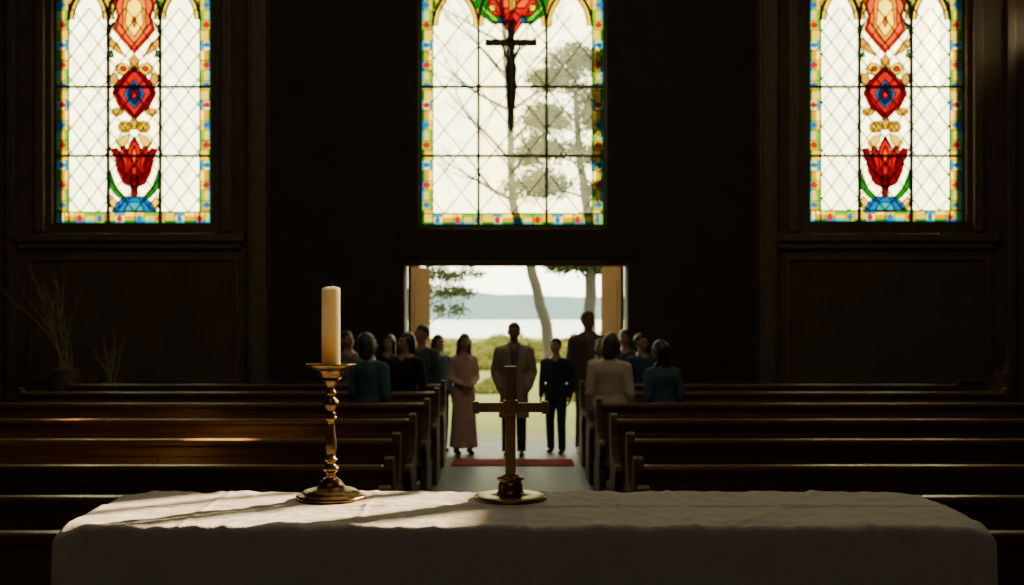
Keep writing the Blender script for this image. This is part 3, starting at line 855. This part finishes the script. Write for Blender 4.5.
def tree(d,path,r0,r1,leafy,label,seed,leafsize=.11,nleaf=7000,limbs=None,bare=None):
    rnd=random.Random(seed)
    x0=path[0][0]; z0=gz(x0,d)-.05
    e=empty('tree',(x0,d,z0),label,'tree')
    bm=bmesh.new()
    P=[Vector((px-x0,0,pz-z0)) for px,pz in path]; P[0].z=0
    pts=[]
    for i in range(len(P)-1):
        for t in (0,.34,.67): pts.append(P[i].lerp(P[i+1],t)+Vector((rnd.uniform(-.03,.03),rnd.uniform(-.05,.05),0)))
    pts.append(P[-1]); n=len(pts)
    R=[]
    for i,p in enumerate(pts):
        d_=(pts[min(i+1,n-1)]-pts[max(i-1,0)]).normalized(); rr=r0+(r1-r0)*i/(n-1); R.append((p,*fr(d_,rr)))
    rings_mesh(bm,R,10)
    def rad(z): return r0+(r1-r0)*z/max(.1,pts[-1].z)
    def grow(p,dr,L,r,lv):
        m=4
        for j in range(m):
            q=p+dr*L/m
            rings_mesh(bm,[(p,*fr(dr,r)),(q,*fr(dr,r*.88))],6)
            r*=.88; p=q
            dr=(dr+Vector((rnd.uniform(-.16,.16),rnd.uniform(-.16,.16),rnd.uniform(-.02,.10)))).normalized()
            if lv<3 and j>=1 and rnd.random()<.85:
                bd=(dr*.6+Vector((rnd.uniform(-1,1),rnd.uniform(-1,1),rnd.uniform(-.1,.5)))*.7).normalized()
                grow(p,bd,L*rnd.uniform(.45,.65),r*.6,lv+1)
        if lv<3:
            for _ in range(2):
                bd=(dr+Vector((rnd.uniform(-.5,.5),rnd.uniform(-.5,.5),rnd.uniform(-.1,.4)))).normalized(); grow(p,bd,L*.55,r*.7,lv+1)
    for hz,L,sx in (bare or []):
        b=min(pts,key=lambda v:abs(v.z-hz)); grow(b,Vector((sx,rnd.uniform(-.4,.4),rnd.uniform(.35,.9))).normalized(),L,rad(hz)*.5,1)
    pads=[]
    for (hz,dx,dy,dz,pr) in (limbs or []):
        base_=min(pts,key=lambda v:abs(v.z-hz)); tgt=base_+Vector((dx,dy,dz)); a=base_; m=5
        for j in range(m):
            b=base_.lerp(tgt,(j+1)/m)+Vector((rnd.uniform(-.06,.06),rnd.uniform(-.06,.06),.12*math.sin(math.pi*(j+1)/m)))
            d_=(b-a).normalized(); rr=rad(hz)*.4*(1-.14*j); rings_mesh(bm,[(a,*fr(d_,rr)),(b,*fr(d_,rr*.85))],6)
            if j>=1:
                for _ in range(3):
                    bd=(d_*.5+Vector((rnd.uniform(-1,1),rnd.uniform(-1,1),rnd.uniform(-.1,.8)))).normalized(); c=b+bd*pr*rnd.uniform(.5,.9)
                    rings_mesh(bm,[(b,*fr(bd,rr*.4)),(c,*fr(bd,rr*.15))],5); pads.append((c,pr*.34,pr*.34*.45))
            a=b
        pads.append((tgt,pr*.5,pr*.22)); pads.append((tgt,pr*.5,pr*.22))
    obj_from_bm('trunk',bm,M_bark,e,True)
    if leafy:
        vs=[];fs=[]
        for i in range(nleaf):
            t,pr,pz=rnd.choice(pads); c=t+Vector((rnd.gauss(0,pr),rnd.gauss(0,pr),rnd.gauss(0,pz)))
            a=Vector((rnd.gauss(0,1),rnd.gauss(0,1),rnd.gauss(0,1))).normalized(); b=a.orthogonal().normalized()
            s=leafsize*rnd.uniform(.6,1.3); q=len(vs)
            vs+= [c-a*s*.5,c+b*s*.28,c+a*s*.5,c-b*s*.28]; fs.append((q,q+1,q+2,q+3))
        me=bpy.data.meshes.new('foliage'); me.from_pydata([tuple(v) for v in vs],[],fs); me.materials.append(M_leaf)
        o=bpy.data.objects.new('foliage',me); COL.objects.link(o); o.parent=e; o['kind']='stuff'
    return e
def pp(L,d): return [((px-512)*d/F, EYE-(py-HOR)*d/F) for px,py in L]
tree(32,pp([(589,360),(590,310),(592,265),(588,215),(581,165),(577,120),(575,80)],32),.20,.07,True,'spreading pine tree with layered grey green foliage outside the church',11,.14,24000,
     limbs=[(9.2,.0,0,.5,.70),(8.6,-.7,.2,.3,.6),(8.5,.6,.2,.2,.6),(7.7,-1.0,.2,.3,.7),(7.5,.6,-.2,.2,.6),(6.7,-1.3,.2,.2,.7),(6.6,.7,0,.1,.6),(5.7,-1.6,-.2,.15,.75),(5.6,.7,.2,.1,.5),(3.2,-.8,.1,.35,.40),(3.4,.5,.1,.3,.35),(3.1,-.3,.0,.5,.35)])
tree(46,pp([(553,365),(546,325),(538,295),(530,265),(519,230),(513,200),(511,160),(509,110),(506,60),(502,10),(498,-50)],46),.26,.08,False,'leaning bare winter tree with fine branches outside',21,
     bare=[(7.6,2.2,-.9),(8.4,1.6,.7),(9.2,2.4,-.8),(10.0,1.8,.8),(10.8,2.6,-.9),(11.4,2.0,.9),(12.2,2.2,-.7),(13.0,2.0,.8),(13.8,2.2,-.8),(14.6,2.0,.5),(15.4,2.0,-.5),(16.2,1.8,.4)])
tree(26,[(-2.15,0),(-2.08,1.2),(-2.0,2.4),(-1.95,3.6)],.07,.03,True,'young leafy tree beside the doorstep',41,.08,2600,
     limbs=[(2.2,.45,0,.35,.36),(2.0,.75,.1,.30,.30),(2.5,.2,.1,.5,.36),(2.4,.85,0,.35,.30),(2.7,.5,0,.3,.3),(2.5,1.05,.1,.45,.28)])
def shrub(px,d,w,h,label,seed):
    rnd=random.Random(seed); x=at(px,d); z=gz(x,d)
    e=empty('shrub',(x,d,z),label,'shrub')
    bm=bmesh.new()
    for i in range(9):
        a=rnd.uniform(0,6.28); q=Vector((math.cos(a)*w*.35,math.sin(a)*w*.25,h*rnd.uniform(.5,.8))); capsule(bm,(0,0,-.1),q,.03,.01,n=6)
    obj_from_bm('stems',bm,M_bark,e,True)
    vs=[];fs=[]
    for i in range(1800):
        th=rnd.uniform(0,6.28); ph=math.acos(rnd.uniform(0,1)); rr=rnd.uniform(.6,1)**.5*(1+.18*math.sin(th*3+seed)+.12*math.sin(ph*7))
        c=Vector((math.cos(th)*math.sin(ph)*w*.5*rr,math.sin(th)*math.sin(ph)*w*.4*rr,math.cos(ph)*h*rr))
        a=Vector((rnd.gauss(0,1),rnd.gauss(0,1),rnd.gauss(0,1))).normalized(); b=a.orthogonal().normalized(); s=w*.06*rnd.uniform(.6,1.3); q=len(vs)
        vs+=[c-a*s*.5,c+b*s*.3,c+a*s*.5,c-b*s*.3]; fs.append((q,q+1,q+2,q+3))
    me=bpy.data.meshes.new('foliage'); me.from_pydata([tuple(v) for v in vs],[],fs); me.materials.append(M_leaf2)
    o=bpy.data.objects.new('foliage',me); COL.objects.link(o); o.parent=e; o['kind']='stuff'
for q,(px,d,w,h) in enumerate(((434,38,2.6,.6),(472,54,4.0,.8),(494,30,1.6,.35),(530,66,5,1.1),(570,26,1.2,.4),(606,25,1.2,.4),(450,80,7,1.2),(590,92,8,1.4),(505,106,8,1.5))):
    shrub(px,d,w,h,'rounded yellow green shrub in the meadow',50+q)

# ------------------------------------------------------------------ world
w=bpy.data.worlds.new('World'); scene.world=w; w.use_nodes=True; nt=w.node_tree; nt.nodes.clear()
out=nt.nodes.new('ShaderNodeOutputWorld'); bg=nt.nodes.new('ShaderNodeBackground'); bg.inputs[1].default_value=9.
tc=nt.nodes.new('ShaderNodeTexCoord'); sp=nt.nodes.new('ShaderNodeSeparateXYZ'); r=nt.nodes.new('ShaderNodeValToRGB')
nt.links.new(tc.outputs['Generated'],sp.inputs[0]); nt.links.new(sp.outputs['Z'],r.inputs[0])
r.color_ramp.elements[0].position=0.; r.color_ramp.elements[0].color=(.74,.86,.76,1)
r.color_ramp.elements[1].position=.5; r.color_ramp.elements[1].color=(.97,.96,.64,1)
el=r.color_ramp.elements.new(.05); el.color=(1.,.95,.58,1)
nt.links.new(r.outputs[0],bg.inputs[0]); nt.links.new(bg.outputs[0],out.inputs[0])

def portal(x,y,z,sx,sz,name):
    l=bpy.data.lights.new(name,'AREA'); l.shape='RECTANGLE'; l.size=sx; l.size_y=sz; l.cycles.is_portal=True
    o=bpy.data.objects.new(name,l); COL.objects.link(o); o.location=(x,y,z); o.rotation_euler=(math.radians(-90),0,0)
for i in range(3):
    cx,hw,bz,sz=wdim(i); top=sz+hw*1.73
    portal(cx,D+.45,(bz+top)/2,2*hw+.1,top-bz+.1,'portal_%d'%i)
portal((DL+DR)/2,D+.42,DT/2,DR-DL,DT,'portal_door')

def spot(name,tgt,dirh,dist,el,energy,col,rad,cone):
    t=math.tan(math.radians(el)); n=math.hypot(*dirh)
    p=Vector((tgt[0]+dirh[0]/n*dist,tgt[1]+dirh[1]/n*dist,tgt[2]+dist*t))
    l=bpy.data.lights.new(name,'SPOT'); l.energy=energy; l.color=col; l.shadow_soft_size=rad; l.spot_size=cone; l.spot_blend=.1
    o=bpy.data.objects.new(name,l); COL.objects.link(o); o.location=p
    o.rotation_euler=(Vector(tgt)-p).to_track_quat('-Z','Y').to_euler()
spot('sun_beam',T1,(.8,.6),60,22,1500000,(1.,.74,.44),.20,math.radians(4.5))
spot('sun_beam_nave',T2,(.8,.6),60,22,14000000,(1.,.72,.28),.15,math.radians(4.0))
def area(name,loc,size,energy,col,rot):
    l=bpy.data.lights.new(name,'AREA'); l.size=size; l.energy=energy; l.color=col
    o=bpy.data.objects.new(name,l); COL.objects.link(o); o.location=loc; o.rotation_euler=rot
area('chancel_fill',(0,-2.5,8.),3,30,(1.,.86,.70),(math.radians(60),0,0))  # added unseen fill light for the front of the altar
area('nave_fill',(0,8,9.3),5,200,(1.,.84,.62),(math.radians(35),0,0))  # added overhead fill for walls and people, no visible fixture

# ------------------------------------------------------------------ camera
cam=bpy.data.cameras.new('camera'); co=bpy.data.objects.new('camera',cam); COL.objects.link(co)
co.location=(0,0,EYE); co.rotation_euler=(math.radians(90),0,0)
cam.sensor_width=36; cam.lens=F*36/1024; cam.shift_y=(HOR-292.5)/1024
cam.clip_end=6000; cam.clip_start=.05
cam.dof.use_dof=True; cam.dof.focus_distance=3.55; cam.dof.aperture_fstop=3.8
scene.camera=co
